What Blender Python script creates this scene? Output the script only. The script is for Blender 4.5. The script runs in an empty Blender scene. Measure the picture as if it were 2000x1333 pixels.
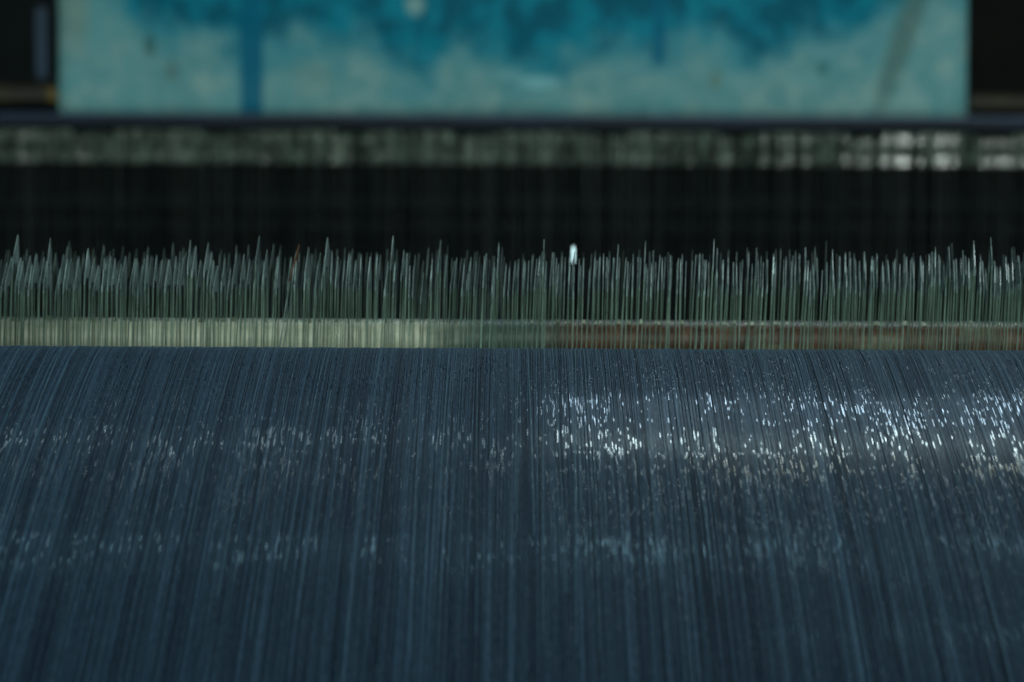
import bpy, bmesh, math, random
import numpy as np
from mathutils import Vector, Matrix
R_ = math.radians
sc = bpy.context.scene
COL = sc.collection
rnd = random.Random(7)
npr = np.random.RandomState(11)

# ------------------------------------------------------------------ camera
PITCH = R_(6.0)
ROLL = R_(0.27)
CAM = Vector((0, 0, 1.30))
cd = bpy.data.cameras.new('camera'); cam = bpy.data.objects.new('camera', cd); COL.objects.link(cam)
cd.lens = 100; cd.sensor_width = 36; cd.clip_start = 0.02; cd.clip_end = 60
cam.matrix_world = Matrix.Translation(CAM) @ Matrix.Rotation(R_(90) - PITCH, 4, 'X') @ Matrix.Rotation(ROLL, 4, 'Z')
cd.dof.use_dof = True; cd.dof.focus_distance = 1.008; cd.dof.aperture_fstop = 9.0
cd.dof.aperture_ratio = 1.15
sc.camera = cam
FPX = 2000 * 100 / 36.0
FWD = Vector((0, math.cos(PITCH), -math.sin(PITCH)))
DWN = Vector((0, -math.sin(PITCH), -math.cos(PITCH)))
def P(px, py, z):            # level point seen near (px,py) of the 2000x1333 frame at depth z
    return CAM + z * (FWD + DWN * ((py - 666.5) / FPX) + Vector((1, 0, 0)) * ((px - 1000) / FPX))
def Zat(py, Y):              # world height of the sight line through row py at distance Y
    d = FWD + DWN * ((py - 666.5) / FPX)
    return CAM.z + d.z / d.y * Y

# ------------------------------------------------------------------ world + lamps
w = bpy.data.worlds.new('World'); sc.world = w; w.use_nodes = True
bg = w.node_tree.nodes['Background']; bg.inputs[0].default_value = (0.25, 0.55, 0.62, 1); bg.inputs[1].default_value = 0.010
sc.view_settings.view_transform = 'Standard'; sc.view_settings.look = 'None'
sc.view_settings.exposure = 0.0; sc.view_settings.gamma = 1.0
def area(name, loc, tgt, sx, sy, power, col):
    l = bpy.data.lights.new(name, 'AREA'); l.shape = 'RECTANGLE'; l.size = sx; l.size_y = sy; l.energy = power; l.color = col
    o = bpy.data.objects.new(name, l); COL.objects.link(o); o.location = loc
    d = (Vector(tgt) - Vector(loc)); o.rotation_euler = d.to_track_quat('-Z', 'Y').to_euler()
    return o
CEIL = 2.85
# ceiling tubes seen mirrored in the shiny threads
def ceil_lamp(name, x0, x1, y0, y1, power, col):
    area(name, ((x0+x1)/2, (y0+y1)/2, CEIL), ((x0+x1)/2, (y0+y1)/2 + 1e-4, 0), x1-x0, y1-y0, power, col)
def rad(x0, x1, y0, y1, L_): return L_ * math.pi * (x1 - x0) * (y1 - y0)      # lamp power for a given brightness
for nm, x0, x1, y0, y1, L_, c in (
        ('far_ceiling_lamp', .08, 1.0, 2.835, 3.20, 15, (.55, .80, 1.0)),
        ('middle_ceiling_lamp', .06, 1.0, 2.654, 2.80, 29, (.74, .98, 1.0)),
        ('left_glint_fill', -1.0, .0, 2.654, 2.80, 2.6, (.6, .9, 1.0)),  # extra unseen light, added for sparse glints on the left threads
        ('near_ceiling_lamp', .20, 1.0, 2.538, 2.638, 6, (.95, 1.0, .75)),
        ('narrow_ceiling_lamp', -.75, 1.0, 2.155, 2.200, 7.5, (.42, .82, 1.0)),
        ('narrow_ceiling_lamp_pair', -.75, 1.0, 2.102, 2.144, 4.5, (.42, .82, 1.0)),
        ('slim_ceiling_lamp', .30, .8, 1.866, 1.886, 9, (.40, .90, 1.0))):
    ceil_lamp(nm, x0, x1, y0, y1, rad(x0, x1, y0, y1, L_), c)
area('front_fill', (0.2, -1.6, 2.45), (0.0, 1.7, 1.2), 1.0, 0.6, 46, (0.74, 1.0, 0.94))  # unseen fill added to light the panel and wire fronts
area('heddle_highlight_light', (0.66, 0.2, 2.70), (0.27, 1.9, 1.2), 0.20, 0.20, 4.0, (0.95, 0.93, 1.0))  # unseen light added for the heddle highlights at right
sc.cycles.use_denoising = True; sc.cycles.denoising_input_passes = 'RGB_ALBEDO_NORMAL'; sc.cycles.denoising_prefilter = 'ACCURATE'

# ------------------------------------------------------------------ helpers
def tag(o, label=None, cat=None, group=None, kind=None):
    if label: o['label'] = label
    if cat: o['category'] = cat
    if group: o['group'] = group
    if kind: o['kind'] = kind
    return o
def empty(name, loc=(0, 0, 0)):
    o = bpy.data.objects.new(name, None); COL.objects.link(o); o.location = loc; o.empty_display_size = .02; return o
class MB:
    def __init__(s): s.v = []; s.f = []; s.sm = []
    def add(s, vs, fs, smooth=False):
        b = len(s.v); s.v += [tuple(v) for v in vs]; s.f += [tuple(i + b for i in f) for f in fs]; s.sm += [smooth] * len(fs)
    def box(s, a, b):
        (x0, y0, z0), (x1, y1, z1) = a, b
        s.add([(x0,y0,z0),(x1,y0,z0),(x1,y1,z0),(x0,y1,z0),(x0,y0,z1),(x1,y0,z1),(x1,y1,z1),(x0,y1,z1)],
              [(0,3,2,1),(4,5,6,7),(0,1,5,4),(1,2,6,5),(2,3,7,6),(3,0,4,7)])
    def cbox(s, a, b, c):    # box with chamfered long (x) edges
        (x0, y0, z0), (x1, y1, z1) = a, b
        pr = [(y0, z0+c), (y0, z1-c), (y0+c, z1), (y1-c, z1), (y1, z1-c), (y1, z0+c), (y1-c, z0), (y0+c, z0)]
        vs = [(x0, y, z) for y, z in pr] + [(x1, y, z) for y, z in pr]
        fs = [(i, (i+1) % 8, (i+1) % 8 + 8, i + 8) for i in range(8)] + [tuple(range(7, -1, -1)), tuple(range(8, 16))]
        s.add(vs, fs)
    def mesh(s, name):
        me = bpy.data.meshes.new(name); me.from_pydata(s.v, [], s.f)
        me.polygons.foreach_set('use_smooth', s.sm)
        me.validate()
        bm = bmesh.new(); bm.from_mesh(me); bmesh.ops.recalc_face_normals(bm, faces=bm.faces); bm.to_mesh(me); bm.free()
        return me
    def build(s, name, m, parent=None):
        me = s.mesh(name); me.materials.append(m)
        o = bpy.data.objects.new(name, me); COL.objects.link(o); o.parent = parent
        return o
def mat(name):
    m = bpy.data.materials.new(name); m.use_nodes = True
    nt = m.node_tree; bs = nt.nodes['Principled BSDF']
    return m, nt, bs
def N(nt, t, **kw):
    n = nt.nodes.new(t)
    for k, v in kw.items():
        if k == 'ins':
            for kk, vv in v.items(): n.inputs[kk].default_value = vv
        else: setattr(n, k, v)
    return n
def L(nt, a, b): nt.links.new(a, b)
def math_(nt, op, a, b=None, c=None, clamp=False):
    n = nt.nodes.new('ShaderNodeMath'); n.operation = op; n.use_clamp = clamp
    for i, x in enumerate((a, b, c)):
        if x is None: continue
        if isinstance(x, (int, float)): n.inputs[i].default_value = x
        else: nt.links.new(x, n.inputs[i])
    return n.outputs[0]
def smooth(nt, x, a, b, lo=0., hi=1.):
    n = nt.nodes.new('ShaderNodeMapRange'); n.interpolation_type = 'SMOOTHSTEP'
    nt.links.new(x, n.inputs[0]); n.inputs[1].default_value = a; n.inputs[2].default_value = b
    n.inputs[3].default_value = lo; n.inputs[4].default_value = hi
    return n.outputs[0]
def mix(nt, f, a, b):
    n = nt.nodes.new('ShaderNodeMix'); n.data_type = 'RGBA'
    if isinstance(f, (int, float)): n.inputs[0].default_value = f
    else: nt.links.new(f, n.inputs[0])
    for i, x in ((6, a), (7, b)):
        if isinstance(x, tuple): n.inputs[i].default_value = (*x, 1)
        else: nt.links.new(x, n.inputs[i])
    return n.outputs[2]
def pos(nt, scale=(1, 1, 1)):
    g = N(nt, 'ShaderNodeNewGeometry'); v = N(nt, 'ShaderNodeVectorMath', operation='MULTIPLY')
    L(nt, g.outputs['Position'], v.inputs[0]); v.inputs[1].default_value = scale
    return v.outputs[0]
def noise(nt, vec, scale=1., detail=2., rough=.5):
    n = N(nt, 'ShaderNodeTexNoise'); L(nt, vec, n.inputs['Vector'])
    n.inputs['Scale'].default_value = scale; n.inputs['Detail'].default_value = detail; n.inputs['Roughness'].default_value = rough
    return n.outputs[0]
def simple(name, c, rough=.5, metal=0., var=.3, nscale=(60, 60, 60), spec=.5):
    m, nt, bs = mat(name)
    f = smooth(nt, noise(nt, pos(nt, nscale), 1, 4, .6), .3, .7)
    L(nt, mix(nt, f, tuple(x * (1 - var) for x in c), tuple(x * (1 + var) for x in c)), bs.inputs['Base Color'])
    bs.inputs['Roughness'].default_value = rough; bs.inputs['Metallic'].default_value = metal
    bs.inputs['Specular IOR Level'].default_value = spec
    return m

# ------------------------------------------------------------------ warp beam (big wound roller)
# side profile of the thread sheet: over a back roller, then down towards the camera in a gentle bow.
# tangent angle (below the grazing sight line) against arc length
ZT = 1.04
ray = (FWD + DWN * ((681 - 666.5) / FPX)).normalized()
T = CAM + ray * ZT
R0 = .080                                   # back roller radius
def alpha(s_):
    a1 = R_(17.0); s1 = R0 * a1
    if s_ < s1: return s_ / R0
    return a1 + R_(4.5) * (1 - math.exp(-(s_ - s1) / .05)) + R_(42) * (s_ - s1)
ray_a = math.atan2(ray.z, ray.y)
SS = [0.0]; PR = [(T.y, T.z)]; NR = [(-ray.z, ray.y)]
ds = .0005; y_, z_ = T.y, T.z; s_ = 0
while s_ < .40:
    a = alpha(s_ + ds / 2); d_ = ray_a + a          # moving back towards the camera
    y_ -= math.cos(d_) * ds; z_ -= math.sin(d_) * ds; s_ += ds
    d2 = ray_a + alpha(s_)
    # tangent towards camera (-cos, -sin); dropping: mirror the angle so that it bends down
    SS.append(s_); PR.append((y_, z_)); NR.append((-math.sin(d2), math.cos(d2)))
AX = Vector((0, T.y + R0 * ray.z, T.z - R0 * ray.y))
def prof_at(s_):
    if s_ <= 0:
        a = s_ / R0; d2 = ray_a + a; n_ = (-math.sin(d2), math.cos(d2))
        if a < -.157:                      # leaves the roller and runs off towards the heddles
            d2 = ray_a - .157; n_ = (-math.sin(d2), math.cos(d2)); L_ = (-.157 - a) * R0
            return AX.y + n_[0] * R0 + math.cos(d2) * L_, AX.z + n_[1] * R0 + math.sin(d2) * L_, n_[0], n_[1]
        return AX.y + n_[0] * R0, AX.z + n_[1] * R0, n_[0], n_[1]
    i = min(len(SS) - 2, int(s_ / ds)); f = s_ / ds - i
    return tuple(PR[i][k] * (1 - f) + PR[i+1][k] * f for k in (0, 1)) + NR[i]

def thread_mat(name, base_lo, base_hi):
    m, nt, bs = mat(name)
    at = N(nt, 'ShaderNodeAttribute', attribute_name='tone')
    fibre = noise(nt, pos(nt, (2500, 260, 260)), 1, 2, .6)
    t = math_(nt, 'ADD', at.outputs['Fac'], math_(nt, 'MULTIPLY', math_(nt, 'SUBTRACT', fibre, .5), .9))
    L(nt, mix(nt, smooth(nt, t, 0., 1.), base_lo, base_hi), bs.inputs['Base Color'])
    # polished flecks where the yarn's size has gone glossy
    ti = N(nt, 'ShaderNodeAttribute', attribute_name='tid')
    sp = N(nt, 'ShaderNodeSeparateXYZ'); L(nt, pos(nt, (1, 115, 115)), sp.inputs[0])
    cc = N(nt, 'ShaderNodeCombineXYZ'); L(nt, ti.outputs['Fac'], cc.inputs[0]); L(nt, sp.outputs[1], cc.inputs[1]); L(nt, sp.outputs[2], cc.inputs[2])
    fl = noise(nt, cc.outputs[0], 1, 1, .5)
    big = noise(nt, pos(nt, (45, 30, 30)), 1, 2, .5)
    ff = math_(nt, 'ADD', fl, math_(nt, 'MULTIPLY', math_(nt, 'SUBTRACT', big, .5), .35))
    g = smooth(nt, ff, .61, .68)
    L(nt, math_(nt, 'SUBTRACT', .62, math_(nt, 'MULTIPLY', g, .54)), bs.inputs['Roughness'])
    L(nt, math_(nt, 'ADD', .07, math_(nt, 'MULTIPLY', g, .30)), bs.inputs['Specular IOR Level'])
    bs.inputs['Coat Weight'].default_value = .045; bs.inputs['Coat Roughness'].default_value = .10; bs.inputs['Sheen Weight'].default_value = .10; bs.inputs['Sheen Roughness'].default_value = .3
    bs.inputs['Sheen Tint'].default_value = (.35, .6, .9, 1)
    return m
M_thread = thread_mat('indigo_yarn', (.005, .012, .024), (.042, .086, .140))
M_loose = thread_mat('pale_yarn', (.04, .08, .12), (.10, .19, .25))

SARC = np.concatenate([[-.60, -.0126, -.006], np.linspace(0, .03, 11), np.linspace(.038, .36, 23)])
def thread_verts(xs, hs, ws, tones, seed=0, wob=.00010, seg=None):
    r = np.random.RandomState(seed)
    A = SARC if seg is None else np.concatenate([np.linspace(seg[0], seg[0] + .035, 12), np.linspace(seg[0] + .045, seg[1], 18)])
    n = len(xs); k = len(A)
    drift = r.normal(0, .00025, n) if seg is None else r.normal(0, .0014, n)
    ph = r.uniform(0, 6.28, n); fr = r.uniform(10, 30, n)
    off = np.array([-1, -.9, -.65, .65, .9, 1]); hh = np.array([-.8, .485, .5, .5, .485, -.8]); Q = 6
    V = np.zeros((n, k, Q, 3)); T_ = np.repeat(tones[:, None, None], k, 1).repeat(Q, 2)
    for j in range(k):
        y0, z0, cy, cz = prof_at(A[j])
        xx = xs + drift * A[j] * 6 + wob * np.sin(ph + fr * A[j])
        for q in range(Q):
            V[:, j, q, 0] = xx + off[q] * ws
            V[:, j, q, 1] = y0 + cy * (hs + hh[q] * ws)
            V[:, j, q, 2] = z0 + cz * (hs + hh[q] * ws)
    idx = np.arange(n * k * Q).reshape(n, k, Q)
    F = np.stack([idx[:, :-1, :-1], idx[:, :-1, 1:], idx[:, 1:, 1:], idx[:, 1:, :-1]], -1).reshape(-1, 4)
    return V.reshape(-1, 3), F, T_.reshape(-1)
def np_mesh(name, V, F, tone, m, per):
    me = bpy.data.meshes.new(name)
    me.vertices.add(len(V)); me.vertices.foreach_set('co', V.astype('f').ravel())
    me.loops.add(F.size); me.loops.foreach_set('vertex_index', F.astype('i').ravel())
    me.polygons.add(len(F)); me.polygons.foreach_set('loop_start', np.arange(0, F.size, 4, dtype='i'))
    me.polygons.foreach_set('use_smooth', np.ones(len(F), dtype=bool))
    me.update(calc_edges=True)
    a = me.attributes.new('tone', 'FLOAT', 'POINT'); a.data.foreach_set('value', tone.astype('f'))
    b = me.attributes.new('tid', 'FLOAT', 'POINT'); b.data.foreach_set('value', np.random.RandomState(len(V)).uniform(0, 900, max(1, len(V) // per)).repeat(per)[:len(V)].astype('f'))
    me.materials.append(m); return me
def lowfreq(x, scale, seed):
    r = np.random.RandomState(seed); g = r.normal(0, 1, 4000)
    u = (x + 2) / scale; i = np.floor(u).astype(int); f = u - i; f = f * f * (3 - 2 * f)
    return g[i % 4000] * (1 - f) + g[(i + 1) % 4000] * f

beam = empty('warp_sheet', (0, AX.y, AX.z))
tag(beam, 'wide sheet of fine dark blue threads bending over a back roller, filling the lower half', 'threads')
def relink(o, par):
    o.parent = par; o.matrix_parent_inverse = Matrix.Translation(par.location).inverted(); return o
HW = .46
core = MB(); ns = 72; cvs = []; cfs = []
for i in range(ns):                        # the steel back roller under the threads
    t = 2 * math.pi * i / ns; r = R0 - .0014
    cvs += [(-HW, AX.y + r * math.cos(t), AX.z + r * math.sin(t)), (HW, AX.y + r * math.cos(t), AX.z + r * math.sin(t))]
    j = (i + 1) % ns; cfs.append((2*i, 2*j, 2*j+1, 2*i+1))
cfs += [tuple(range(0, 2*ns, 2)), tuple(range(1, 2*ns, 2))]
core.add(cvs, cfs, True)
M_core = simple('threads_below', (.004, .009, .018), .7, 0, .3, (400, 40, 40), .1)
relink(core.build('back_roller', simple('roller_steel', (.05, .055, .055), .4, .6)), beam)
under = MB(); uv = []; uf = []             # lower layers of yarn, one dense slab
SU = list(np.linspace(-.012, .03, 14)) + list(np.linspace(.038, .375, 24))
for s0 in SU:
    y0, z0, cy, cz = prof_at(s0)
    for x_, h_ in ((-HW, -.0005), (HW, -.0005), (HW, -.0012), (-HW, -.0012)): uv.append((x_, y0 + cy * h_, z0 + cz * h_))
for i in range(len(SU) - 1):
    for q in range(4): uf.append((4*i+q, 4*i+(q+1) % 4, 4*i+4+(q+1) % 4, 4*i+4+q))
uf += [(0, 1, 2, 3), tuple(4 * (len(SU) - 1) + q for q in (3, 2, 1, 0))]
under.add(uv, uf)
relink(under.build('lower_yarn_layer', M_core), beam)
pitch = .00024
xs = np.arange(-HW + .004, HW - .004, pitch); n = len(xs)
xs = xs + npr.normal(0, .00005, n)
tones = .40 + .035 * lowfreq(xs, .0045, 1) + .04 * lowfreq(xs, .0014, 2) + npr.normal(0, .11, n) + (npr.rand(n) < .05) * .35
keep = npr.rand(n) > .035
xs, tones = xs[keep], tones[keep]; n = len(xs)
hs = npr.normal(0, .000045, n) + .00003 * lowfreq(xs, .004, 3)
ws = npr.uniform(.00010, .000145, n)
V, F, TN = thread_verts(xs, hs, ws, tones, 3)
o = bpy.data.objects.new('yarn_winding', np_mesh('yarn_winding', V, F, TN, M_thread, len(SARC) * 6)); COL.objects.link(o)
relink(o, beam); o['kind'] = 'stuff'
for i in range(140):                       # single threads that lie proud of the rest
    x = rnd.uniform(-.24, .24)
    A0 = rnd.choice([-.01, -.01, rnd.uniform(.02, .10)]); A1 = rnd.choice([rnd.uniform(.13, .2), rnd.uniform(.15, .3)])
    V, F, TN = thread_verts(np.array([x]), np.array([rnd.uniform(.00022, .0004)]), np.array([rnd.uniform(.00006, .00010)]),
                            np.array([rnd.uniform(.0, .9)]), i + 50, .0002, (A0, A1))
    o = bpy.data.objects.new('loose_thread', np_mesh('loose_thread', V, F, TN, M_loose, len(V))); COL.objects.link(o); relink(o, beam)

# ------------------------------------------------------------------ drop wires
def steel_mat(name, lo, hi, metal, rough, spot=None):
    m, nt, bs = mat(name)
    f = smooth(nt, noise(nt, pos(nt, (420, 60, 40)), 1, 2, .6), .3, .7)
    c = mix(nt, f, lo, hi)
    s = smooth(nt, noise(nt, pos(nt, (300, 300, 500)), 1, 3, .6), .60, .72)
    c = mix(nt, math_(nt, 'MULTIPLY', s, .6), c, spot or (.07, .045, .03))
    L(nt, c, bs.inputs['Base Color']); bs.inputs['Metallic'].default_value = metal
    L(nt, smooth(nt, noise(nt, pos(nt, (200, 200, 90)), 1, 2), .3, .7, rough - .1, rough + .15), bs.inputs['Roughness'])
    return m
M_steel = steel_mat('drop_wire_steel', (.32, .43, .41), (.68, .82, .81), .6, .28)
M_rust = steel_mat('rusty_steel', (.13, .065, .035), (.24, .12, .07), .2, .55, (.08, .03, .02))
W2 = .0055; TH = .00011
def wire_mesh(mb, M=None, tipskew=1.5, leg=.0022, head=.0095, L2=.100):
    def tr(v): return tuple(M @ Vector(v)) if M else v
    t = tipskew / 1000
    # outline in (y,z): v=0 at the tip; legs below with a slot for the bar between them
    loops = [
        [(-W2, -head-.002), (-W2, -.0088), (-W2+.0016, -.0072), (t-.0012, -.0012), (t, 0), (t+.0011, -.0010), (W2-.0008, -.0052), (W2, -.0072), (W2, -head-.002),
         (W2-leg, -head-.002), (W2-leg-.0010, -head), (-W2+leg+.0010, -head), (-W2+leg, -head-.002)],
        [(-W2, -L2), (-W2, -head-.002), (-W2+leg, -head-.002), (-W2+leg, -L2)],
        [(W2-leg, -L2), (W2-leg, -head-.002), (W2, -head-.002), (W2, -L2)],
        [(-W2, -L2-.012), (-W2, -L2), (W2, -L2), (W2, -L2-.012)],
    ]
    for lp in loops:
        k = len(lp)
        vs = [tr((-TH, y, z)) for y, z in lp] + [tr((TH, y, z)) for y, z in lp]
        fs = [tuple(range(k)), tuple(range(2*k-1, k-1, -1))] + [(i, i + k, (i+1) % k + k, (i+1) % k) for i in range(k)]
        mb.add(vs, fs)
Y0 = P(1000, 500, 1.075).y
ROWDY = .019
def wire_pose(px, row, tall=None):
    """where a wire of the given row stands, so that rows are level and evenly hung"""
    Y = Y0 + row * ROWDY
    x = (px - 1000) / FPX * (Y * FWD.y + .012)
    z = Zat(506, Y0) + rnd.gauss(0, .0011) + (rnd.uniform(.002, .0042) if rnd.random() < .10 else 0) - (rnd.uniform(.001, .004) if rnd.random() < .25 else 0)
    if tall is not None: z = Zat(tall, Y)
    yaw = R_(-3.0) + rnd.gauss(0, R_(1.6)); lean = R_(1.7) + rnd.gauss(0, R_(.8)); nod = rnd.gauss(0, R_(1.2))
    return Vector((x, Y, z)), yaw, lean, nod
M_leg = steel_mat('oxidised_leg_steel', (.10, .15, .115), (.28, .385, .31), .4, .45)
M_far = steel_mat('shaded_row_steel', (.05, .07, .06), (.19, .25, .23), .4, .42)  # darker copy for further rows, their shade put into the colour
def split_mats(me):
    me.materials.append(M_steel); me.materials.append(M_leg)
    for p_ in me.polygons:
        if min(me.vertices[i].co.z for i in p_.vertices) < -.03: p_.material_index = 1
protos = []
for k in range(8):
    mb = MB(); wire_mesh(mb, None, rnd.uniform(.2, 3.2), rnd.uniform(.0011, .0017), rnd.uniform(.0090, .0112))
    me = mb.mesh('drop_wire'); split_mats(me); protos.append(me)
mb = MB(); wire_mesh(mb, None, 2.2, .0024, .012); me_rust = mb.mesh('rusty_drop_wire'); me_rust.materials.append(M_steel); me_rust.materials.append(M_rust)
for p_ in me_rust.polygons:
    if min(me_rust.vertices[i].co.z for i in p_.vertices) > -.03: p_.material_index = 1
cnt = 0
GW = 'steel drop wires standing in rows over the roller'
STEP = 9.6
def place(me, loc, yaw, lean, nod, label):
    global cnt
    o = bpy.data.objects.new('drop_wire', me); COL.objects.link(o)
    # pivot low down on the yarn: the lean moves the tip only a little
    o.matrix_world = Matrix.Translation(loc + Vector((0, 0, -.045))) @ Matrix.Rotation(lean, 4, 'Y') @ Matrix.Rotation(nod, 4, 'X') @ Matrix.Rotation(yaw, 4, 'Z') @ Matrix.Translation((0, 0, .045))
    tag(o, label, 'drop wire', GW); cnt += 1; return o
px = -8; TALL = {24: 464, 93: 470, 497: 464, 635: 466, 760: 462, 545: 478, 1058: 468, 1252: 470, 1383: 466, 1890: 466, 1926: 460, 855: 470, 968: 474, 1200: 478, 400: 478}
tk = sorted(TALL)
while px < 2010:
    hit = [t for t in tk if abs(t - px) <= STEP / 2]
    if hit and hit[0] == 545:
        loc, yaw, lean, nod = wire_pose(545, 0, 477)
        place(me_rust, loc, R_(-6), R_(9.5), 0, 'rusty orange brown drop wire leaning right among the grey ones')
        cnt -= 0
    elif hit:
        loc, yaw, lean, nod = wire_pose(hit[0], 0, TALL[hit[0]])
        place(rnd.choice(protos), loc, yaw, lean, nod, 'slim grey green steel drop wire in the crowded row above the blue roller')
    else:
        loc, yaw, lean, nod = wire_pose(px + rnd.gauss(0, 1.6), 0)
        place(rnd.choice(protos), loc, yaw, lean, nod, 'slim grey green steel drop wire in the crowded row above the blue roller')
    px += STEP
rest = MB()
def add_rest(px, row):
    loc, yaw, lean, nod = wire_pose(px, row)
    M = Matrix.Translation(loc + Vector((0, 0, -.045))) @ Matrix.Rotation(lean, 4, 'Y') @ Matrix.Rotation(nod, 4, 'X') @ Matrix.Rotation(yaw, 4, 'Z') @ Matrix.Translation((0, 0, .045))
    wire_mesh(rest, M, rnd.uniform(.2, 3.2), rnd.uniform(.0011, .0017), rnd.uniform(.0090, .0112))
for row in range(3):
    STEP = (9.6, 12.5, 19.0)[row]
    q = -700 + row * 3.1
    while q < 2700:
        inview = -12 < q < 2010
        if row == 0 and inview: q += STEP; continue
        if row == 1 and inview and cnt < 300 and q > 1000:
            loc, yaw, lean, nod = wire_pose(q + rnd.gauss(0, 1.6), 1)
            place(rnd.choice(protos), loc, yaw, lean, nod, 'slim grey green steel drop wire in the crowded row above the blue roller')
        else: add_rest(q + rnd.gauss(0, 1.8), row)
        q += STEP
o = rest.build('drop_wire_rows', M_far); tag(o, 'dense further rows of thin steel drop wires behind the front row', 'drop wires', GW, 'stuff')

# ------------------------------------------------------------------ comb bar and painted rail behind the front row
XB = .52
def rail_mat():
    m, nt, bs = mat('worn_rail_paint')
    p = pos(nt, (1, 1, 1)); sx = N(nt, 'ShaderNodeSeparateXYZ'); L(nt, p, sx.inputs[0])
    u = math_(nt, 'MULTIPLY_ADD', sx.outputs[0], FPX / 1.09, 1000)      # about the pixel column at this depth
    n1 = noise(nt, pos(nt, (26, 26, 60)), 1, 3, .55)
    n2 = noise(nt, pos(nt, (120, 120, 120)), 1, 3, .6)
    uu = math_(nt, 'ADD', u, math_(nt, 'MULTIPLY', math_(nt, 'SUBTRACT', n1, .5), 260))
    cream = mix(nt, smooth(nt, n2, .35, .65), (.66, .62, .46), (.86, .80, .62))
    grey = (.085, .115, .095); rust = mix(nt, smooth(nt, n2, .3, .7), (.075, .038, .022), (.17, .076, .040))
    c = mix(nt, smooth(nt, uu, 800, 920), cream, grey)
    c = mix(nt, smooth(nt, uu, 1010, 1130), c, rust)
    patch = math_(nt, 'MULTIPLY', smooth(nt, n1, .50, .62), smooth(nt, u, 1120, 1400))
    c = mix(nt, math_(nt, 'MULTIPLY', patch, .55), c, (.30, .29, .19))
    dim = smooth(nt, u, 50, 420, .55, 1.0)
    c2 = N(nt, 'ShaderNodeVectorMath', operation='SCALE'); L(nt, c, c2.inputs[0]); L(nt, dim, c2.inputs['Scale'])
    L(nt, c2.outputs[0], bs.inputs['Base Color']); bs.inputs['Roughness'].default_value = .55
    return m
M_rail = rail_mat()
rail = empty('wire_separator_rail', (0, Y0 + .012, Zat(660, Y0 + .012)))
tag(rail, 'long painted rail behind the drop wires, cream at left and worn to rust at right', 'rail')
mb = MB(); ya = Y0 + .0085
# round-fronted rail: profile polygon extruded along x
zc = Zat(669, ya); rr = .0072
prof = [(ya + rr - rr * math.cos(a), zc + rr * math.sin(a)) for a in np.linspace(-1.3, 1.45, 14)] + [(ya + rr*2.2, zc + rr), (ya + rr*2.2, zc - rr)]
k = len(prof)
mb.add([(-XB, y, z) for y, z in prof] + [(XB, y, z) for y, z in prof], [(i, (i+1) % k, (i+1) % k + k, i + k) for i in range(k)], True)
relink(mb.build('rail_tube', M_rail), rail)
def comb_mat():
    m, nt, bs = mat('comb_lint'); sx = N(nt, 'ShaderNodeSeparateXYZ'); L(nt, pos(nt), sx.inputs[0])
    f = smooth(nt, noise(nt, pos(nt, (420, 60, 200)), 1, 3, .6), .35, .65)
    a = mix(nt, f, (.13, .14, .09), (.34, .35, .24)); b = mix(nt, f, (.35, .34, .25), (.85, .84, .70))
    L(nt, mix(nt, smooth(nt, sx.outputs[0], -.06, .12), a, b), bs.inputs['Base Color']); bs.inputs['Roughness'].default_value = .45
    return m
M_comb = comb_mat()
mb = MB(); yb = ya + .004
x = -XB
zt = Zat(634, yb); zb = zc + rr * .6
mb.box((-XB, yb + .001, zb), (XB, yb + .004, zt - .0016))
relink(mb.build('comb_bar', M_comb), rail)
mb = MB(); x = -XB
while x < XB:
    wd = rnd.uniform(.0006, .0012); h = zt + .0006 + rnd.gauss(0, .0006); y_ = yb + rnd.uniform(-.0006, .0006)
    lean = rnd.gauss(0, .0002)
    a = [(x - wd, y_ + .001, zb - .001), (x + wd, y_ + .001, zb - .001), (x + wd, y_ + .003, zb - .001), (x - wd, y_ + .003, zb - .001)]
    b = [(v[0] + lean, v[1], h - .0009) for v in a]
    c = [(x + lean + (v[0] - x) * .55, (v[1] + y_ + .002) / 2, h) for v in a]
    mb.add(a + b + c, [(0,1,5,4),(1,2,6,5),(2,3,7,6),(3,0,4,7),(4,5,9,8),(5,6,10,9),(6,7,11,10),(7,4,8,11),(8,9,10,11)])
    x += rnd.uniform(.0012, .0020)
o = relink(mb.build('comb_teeth', M_comb), rail); o['kind'] = 'stuff'

# ------------------------------------------------------------------ heald frame with heddles
ZH = 1.90; YH = P(1000, 290, ZH).y
def zz(py): return Zat(py, YH)
hf = empty('heald_frame', (0, YH, zz(240)))
tag(hf, 'horizontal loom frame with navy top bar and steel heddle rail behind the drop wires', 'loom frame')
M_navy = simple('navy_paint', (.004, .011, .034), .6, 0, .35, (14, 14, 14))
M_hrail = simple('dull_zinc', (.22, .245, .195), .5, .3, .6, (60, 6, 8))
M_black = simple('black_iron', (.003, .0035, .0035), .7, 0, .4, (25, 25, 25), .08)
XW = .80
mb = MB(); mb.cbox((-XW, YH - .004, zz(249)), (XW, YH + .022, zz(226)), .0012); relink(mb.build('top_bar', M_navy), hf)
mb = MB(); mb.cbox((-XW, YH + .007, zz(324)), (XW, YH + .010, zz(256)), .0008); relink(mb.build('heddle_rail', M_hrail), hf)
mb = MB(); mb.box((-XW, YH + .0102, zz(760)), (XW, YH + .014, zz(312))); relink(mb.build('dark_backing', M_black), hf)  # backing added to keep the space behind the wires black
clip = None
for cx in (188, 430, 688, 932, 1186, 1440, 1690, 1940):
    x = (cx - 1000) / FPX * ZH; hw = rnd.uniform(.011, .014)
    mb = MB(); mb.cbox((x - hw, YH - .009, zz(257)), (x + hw, YH - .0045, zz(246)), .0008); relink(mb.build('rail_clip', M_black), hf)
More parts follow.
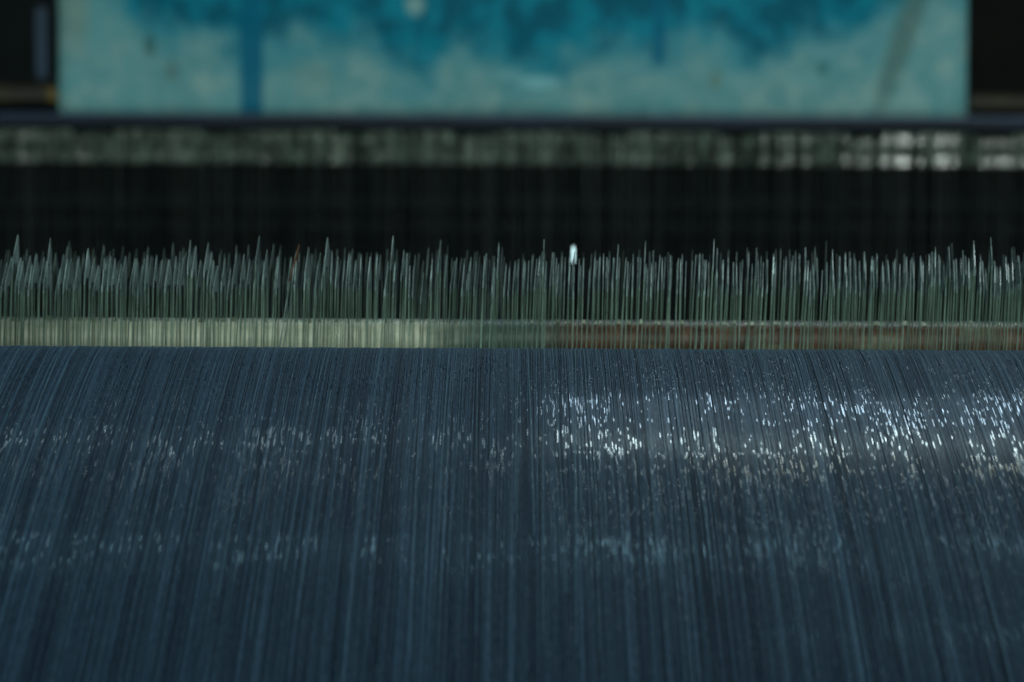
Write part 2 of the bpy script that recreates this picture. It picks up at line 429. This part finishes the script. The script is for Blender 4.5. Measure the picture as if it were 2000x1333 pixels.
# faint cross bars in the dark
for py, c in ((398, .006), (445, .0035)):
    m = simple('dark_bar_paint', (c, c * 1.5, c * 1.6), .6, 0, .4, (18, 18, 18), .1)
    mb = MB(); mb.cbox((-XW, YH + .002, zz(py + 16)), (XW, YH + .009, zz(py - 18)), .002); relink(mb.build('cross_bar', m), hf)

def heddle_mat(name, c, metal, rough):
    m, nt, bs = mat(name)
    f = smooth(nt, noise(nt, pos(nt, (130, 20, 60)), 1, 3, .6), .3, .7)
    L(nt, mix(nt, f, tuple(x * .5 for x in c), tuple(x * 1.4 for x in c)), bs.inputs['Base Color'])
    bs.inputs['Metallic'].default_value = metal; bs.inputs['Roughness'].default_value = rough
    return m
M_hloop = heddle_mat('bright_heddle_steel', (.42, .48, .42), .8, .19)
M_shank = heddle_mat('shaded_heddle_steel', (.014, .020, .020), .1, .6)  # shadow over the shanks is put into this dark colour
def curl(mb, y, z, r, hl, k=10):
    vs = []
    for i in range(k):
        a = 2 * math.pi * i / k
        vs += [(-hl, y + r * math.cos(a), z + r * math.sin(a)), (hl, y + r * math.cos(a), z + r * math.sin(a))]
    mb.add(vs, [(2*i, 2*((i+1) % k), 2*((i+1) % k)+1, 2*i+1) for i in range(k)], True)
    mb.add(vs, [tuple(range(0, 2*k, 2)), tuple(range(2*k-1, 0, -2))])
hz = zz(256)      # top of heddle at rail
def lug(mb, y, zc_, r=.110, h=.0052, hl=.0008, k=7):     # gently domed steel, shaped and tilted to throw highlights at the camera
    vs = []
    for i in range(k):
        a = R_(23) + (i / (k - 1) - .5) * h / r
        z = zc_ + (i / (k - 1) - .5) * h
        yy = y - r * (math.cos(a - R_(23)) - 1) * -1 + (i / (k - 1)) * h * .424
        vs += [(-hl, yy, z), (hl, yy, z), (hl, yy + .0012, z), (-hl, yy + .0012, z)]
    fs = []
    for i in range(k - 1):
        b = 4 * i
        fs += [(b+1, b+2, b+6, b+5), (b+2, b+3, b+7, b+6), (b+3, b, b+4, b+7)]
    fs += [(0, 1, 2, 3), (4*k-4, 4*k-3, 4*k-2, 4*k-1)]
    mb.add(vs, fs)
    fv = [v for i in range(k) for v in vs[4*i:4*i+2]]
    mb.add(fv, [(2*i, 2*i+1, 2*i+3, 2*i+2) for i in range(k - 1)], True)
def heddle_geo():
    mb = MB(); H = zz(256) - zz(324)
    mb.box((-.0004, -.0028, -H + .001), (.0004, .0028, -.001))
    lug(mb, -.0030, -.0048); lug(mb, -.0030, -H + .0046)
    me = mb.mesh('heddle_loop'); me.materials.append(M_hloop)
    ms = MB(); ms.box((-.00035, -.0009, -H - .13), (.00035, .0009, -H + .0005))
    m2 = ms.mesh('heddle_shank'); m2.materials.append(M_shank)
    return me, m2
hm, hs_ = heddle_geo()
x = -.352; nh = 0
while x < .352 and nh < 295:
    x += max(.0009, rnd.gauss(.0025, .0007)); nh += 1
    o = bpy.data.objects.new('heddle', hm); COL.objects.link(o)
    o.location = (x, YH - .0005, hz + rnd.gauss(0, .0004)); o.rotation_euler = (0, rnd.gauss(0, .01), rnd.gauss(0, .012) if rnd.random() < .35 else rnd.choice((-1, 1)) * rnd.uniform(.25, .6))
    tag(o, 'blurred steel heddle hanging under the navy bar in the far row', 'heddle', 'steel heddles hanging under the navy bar')
    s = bpy.data.objects.new('heddle_shank', hs_); COL.objects.link(s); s.parent = o

# ------------------------------------------------------------------ glowing stand-in for a white highlight behind the wires
il = empty('highlight_glow', P(1119, 484, 1.30))
tag(il, 'small glowing white stand-in for a highlight behind the drop wires right of centre', 'highlight')
m, nt, bs = mat('white_glow'); bs.inputs['Base Color'].default_value = (.8, .9, .9, 1)
bs.inputs['Emission Color'].default_value = (.62, .95, 1.0, 1); bs.inputs['Emission Strength'].default_value = 1.4
def dome(mb, c, r, h, k=12):
    rings = [(r, -h), (r, 0), (r * .86, r * .5), (r * .5, r * .86), (.00005, r)]
    vs = [(c[0] + rr * math.cos(2*math.pi*i/k), c[1] + rr * math.sin(2*math.pi*i/k), c[2] + z) for rr, z in rings for i in range(k)]
    mb.add(vs, [(a*k+i, a*k+(i+1) % k, (a+1)*k+(i+1) % k, (a+1)*k+i) for a in range(len(rings)-1) for i in range(k)], True)
mb = MB(); dome(mb, (0, 0, 0), .0006, .0066); o = mb.build('lens', m, il)  # glowing capsule added to imitate an out-of-focus highlight
mb = MB(); dome(mb, (0, 0, -.0086), .0012, .06); o = mb.build('glow_stem', M_black, il)

# ------------------------------------------------------------------ stained panel and loom body at the back
ZB = 2.02; YB = P(1000, 110, ZB).y
def zb_(py): return Zat(py, YB)
def xb_(px): return (px - 1000) / FPX * (YB * FWD.y)
pxm = FPX / (YB * FWD.y)           # pixels of the 2000 frame per metre, there
def stain_mat():
    m, nt, bs = mat('dye_stained_paint')
    g = N(nt, 'ShaderNodeNewGeometry'); sx = N(nt, 'ShaderNodeSeparateXYZ'); L(nt, g.outputs['Position'], sx.inputs[0])
    u0 = math_(nt, 'MULTIPLY_ADD', sx.outputs[0], pxm / 1000, 1.0)            # 0..2 across the photo
    v0 = math_(nt, 'MULTIPLY', math_(nt, 'SUBTRACT', zb_(0), sx.outputs[2]), pxm / 1000)   # 0 at the frame's top edge, .22 at panel foot
    cb = N(nt, 'ShaderNodeCombineXYZ'); L(nt, u0, cb.inputs[0]); L(nt, v0, cb.inputs[1])
    def nz(s, d=3., off=0.):
        vm = N(nt, 'ShaderNodeVectorMath', operation='ADD'); L(nt, cb.outputs[0], vm.inputs[0]); vm.inputs[1].default_value = (off, off * .7, off * .3)
        return math_(nt, 'SUBTRACT', noise(nt, vm.outputs[0], s, d, .55), .5)
    u = math_(nt, 'ADD', u0, math_(nt, 'MULTIPLY', nz(14, 2, 3.1), .05))
    v = math_(nt, 'ADD', v0, math_(nt, 'MULTIPLY', nz(16, 3, 7.7), .16))
    fc = N(nt, 'ShaderNodeFloatCurve'); cu = fc.mapping.curves[0]
    pts = [(0, -.1), (250, -.02), (275, .03), (340, .05), (400, .06), (455, .085), (540, .07), (600, .055), (650, .07), (700, .06), (760, .105), (840, .115),
           (880, .075), (930, .09), (1010, .115), (1060, .115), (1120, .095), (1180, .085), (1250, .085), (1320, .07), (1390, .05), (1440, .09), (1500, .10), (1550, .07),
           (1640, .055), (1700, .035), (1760, -.02), (1850, -.06), (2000, -.1)]
    cu.points[0].location = (0, .4); cu.points[1].location = (1, .4)
    for a, b in pts[1:-1]: cu.points.new(a / 2000, .5 + b)
    fc.mapping.update()
    L(nt, math_(nt, 'MULTIPLY', u, .5), fc.inputs['Value'])
    edge = math_(nt, 'SUBTRACT', fc.outputs[0], .5)
    dlt = math_(nt, 'SUBTRACT', v, edge)
    blue = smooth(nt, dlt, -.040, .040, 1, 0)
    halo = smooth(nt, dlt, -.01, .10, 1, 0)
    def band(x0, x1, v1, soft=.008):
        a = math_(nt, 'MULTIPLY', smooth(nt, u0, x0 - soft, x0 + soft), smooth(nt, u0, x1 - soft, x1 + soft, 1, 0))
        return math_(nt, 'MULTIPLY', a, smooth(nt, v0, v1 - .015, v1 + .01, 1, 0))
    drips = math_(nt, 'MAXIMUM', band(.466, .510, .4, .006), band(1.272, 1.298, .128, .009))
    pale = mix(nt, smooth(nt, nz(22, 4, 1.3), -.15, .18), (.20, .47, .50), (.38, .61, .59))
    pale = mix(nt, smooth(nt, nz(9, 2, 12.), -.05, .2), pale, (.20, .50, .54))
    c = mix(nt, math_(nt, 'MULTIPLY', halo, .75), pale, (.02, .34, .46))
    deep = mix(nt, smooth(nt, nz(17, 3, 4.4), -.12, .14), (.001, .15, .24), (.003, .32, .46))
    c = mix(nt, math_(nt, 'MULTIPLY', blue, .97), c, deep)
    c = mix(nt, math_(nt, 'MULTIPLY', drips, .92), c, (.002, .19, .33))
    def blob(c_, x0, y0, rx, ry, col, amt, rot=0.):
        dx = math_(nt, 'SUBTRACT', u0, x0); dy = math_(nt, 'SUBTRACT', v0, y0)
        dx = math_(nt, 'ADD', dx, math_(nt, 'MULTIPLY', dy, rot)) if rot else dx
        d = math_(nt, 'ADD', math_(nt, 'POWER', math_(nt, 'ABSOLUTE', math_(nt, 'DIVIDE', dx, rx)), 2.), math_(nt, 'POWER', math_(nt, 'ABSOLUTE', math_(nt, 'DIVIDE', dy, ry)), 2.))
        return mix(nt, smooth(nt, d, 0., 1.3, amt, 0), c_, col)
    c = blob(c, .290, .092, .014, .026, (.05, .17, .18), .8)
    c = blob(c, .333, .142, .018, .022, (.16, .20, .16), .5)
    c = blob(c, 1.605, .131, .015, .016, (.06, .24, .25), .8)
    c = blob(c, 1.050, .160, .050, .014, (.42, .85, .88), .8)  # crease highlight painted into the colour as a bright dab
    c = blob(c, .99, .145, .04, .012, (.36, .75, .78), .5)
    c = blob(c, .808, .010, .022, .024, (.40, .62, .58), .85)
    c = blob(c, 1.395, .155, .014, .026, (.26, .33, .22), .5)
    c = blob(c, 1.46, .155, .050, .022, (.33, .60, .58), .6)
    c = blob(c, 1.57, .155, .045, .02, (.28, .60, .62), .5)
    c = blob(c, .60, .155, .055, .045, (.36, .50, .44), .4)
    c = blob(c, .145, .02, .035, .10, (.30, .42, .36), .6)
    c = blob(c, 1.765, .06, .030, .20, (.13, .24, .22), .75, .32)      # grey streak running down at the right
    L(nt, c, bs.inputs['Base Color']); bs.inputs['Roughness'].default_value = .6; bs.inputs['Specular IOR Level'].default_value = .12
    bp = N(nt, 'ShaderNodeBump'); bp.inputs['Strength'].default_value = .25; bp.inputs['Distance'].default_value = .01
    L(nt, nz(24, 3, 20.), bp.inputs['Height']); L(nt, bp.outputs[0], bs.inputs['Normal'])
    return m
panel = MB()
# gently buckled sheet with real thickness
gx, gz = 60, 14; x0, x1 = xb_(111), xb_(1887); z0, z1 = zb_(232), zb_(-260)
vs = []
for side in (0, 1):
    for j in range(gz + 1):
        for i in range(gx + 1):
            x = x0 + (x1 - x0) * i / gx; z = z0 + (z1 - z0) * j / gz
            b = .0016 * math.sin(x * 31 + 1.2 * math.sin(z * 22)) + .0012 * math.sin(z * 47 + x * 9)
            vs.append((x, YB + b + side * .003, z))
nn = (gx + 1) * (gz + 1)
fs = []
for j in range(gz):
    for i in range(gx):
        a = j * (gx + 1) + i; fs += [(a, a+1, a+gx+2, a+gx+1), (nn+a, nn+a+gx+1, nn+a+gx+2, nn+a+1)]
for i in range(gx):
    fs.append((i, i + nn, i + 1 + nn, i + 1)); a = gz * (gx + 1) + i; fs.append((a, a + 1, a + 1 + nn, a + nn))
for j in range(gz):
    a = j * (gx + 1); fs.append((a, a + gx + 1, a + gx + 1 + nn, a + nn)); a += gx; fs.append((a, a + nn, a + gx + 1 + nn, a + gx + 1))
panel.add(vs, fs, True)
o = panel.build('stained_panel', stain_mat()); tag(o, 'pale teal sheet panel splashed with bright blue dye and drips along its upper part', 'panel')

M_dark = simple('dark_grey_paint', (.010, .013, .013), .6, 0, .25, (12, 12, 12), .05)
M_dark2 = simple('dark_brown_paint', (.009, .008, .007), .6, 0, .25, (12, 12, 12), .05)
M_brown = simple('oily_brown_edge', (.034, .023, .009), .5, 0, .5, (40, 40, 40))
M_strip = simple('blue_grey_strip', (.018, .030, .038), .5, 0, .25, (16, 16, 16))
M_bluestrip = simple('faded_blue_strip', (.02, .045, .09), .55, 0, .2, (30, 30, 30))
for s, (xa, xc, yl, ys, mm, lab) in enumerate(((-200, 104, 172, 206, M_dark, 'dark grey cabinet side with brown lower edge left of the stained panel'),
                                   (1893, 2300, 182, 210, M_dark2, 'dark brownish cabinet side with brown lower edge right of the stained panel'))):
    e = empty('machine_cabinet', (xb_((xa + xc) / 2), YB + .02, zb_(200))); tag(e, lab, 'cabinet')
    mb = MB(); mb.box((xb_(xa), YB + .006, zb_(yl)), (xb_(xc), YB + .05, zb_(-260))); relink(mb.build('side_plate', mm), e)
    mb = MB(); mb.cbox((xb_(xa), YB - .002, zb_(ys)), (xb_(xc) , YB + .03, zb_(yl)), .002); relink(mb.build('lower_edge', M_brown), e)
    if s == 0:
        mb = MB(); mb.box((xb_(66), YB + .002, zb_(158)), (xb_(88), YB + .0058, zb_(20))); relink(mb.build('blue_strip', M_bluestrip), e)
        mb = MB(); mb.cbox((xb_(92), YB - .006, zb_(202)), (xb_(109), YB - .0025, zb_(178)), .001)
        relink(mb.build('brass_corner', simple('dull_brass', (.22, .13, .03), .4, .3, .3)), e)
mb = MB(); mb.cbox((-XW - .1, YB - .008, zb_(240)), (XW + .1, YB + .0, zb_(223)), .001)
mb.v = [(a, b - .002, c) for a, b, c in mb.v]
o = mb.build('panel_ledge', M_strip); tag(o, 'thin blue grey ledge running under the stained panel', 'ledge')
mb = MB(); mb.box((xb_(-260), YB + .0305, zb_(222)), (xb_(2400), YB + .045, zb_(208)))
o = mb.build('loom_crossbeam', M_strip); tag(o, 'grey strip of crossbeam showing below the cabinet edges at both ends of the panel', 'beam')
mb = MB(); mb.box((-1.6, YB + .12, .3), (1.6, YB + .14, zb_(-260)))
o = mb.build('wall', simple('dark_wall', (.02, .024, .024), .8)); tag(o, kind='structure')
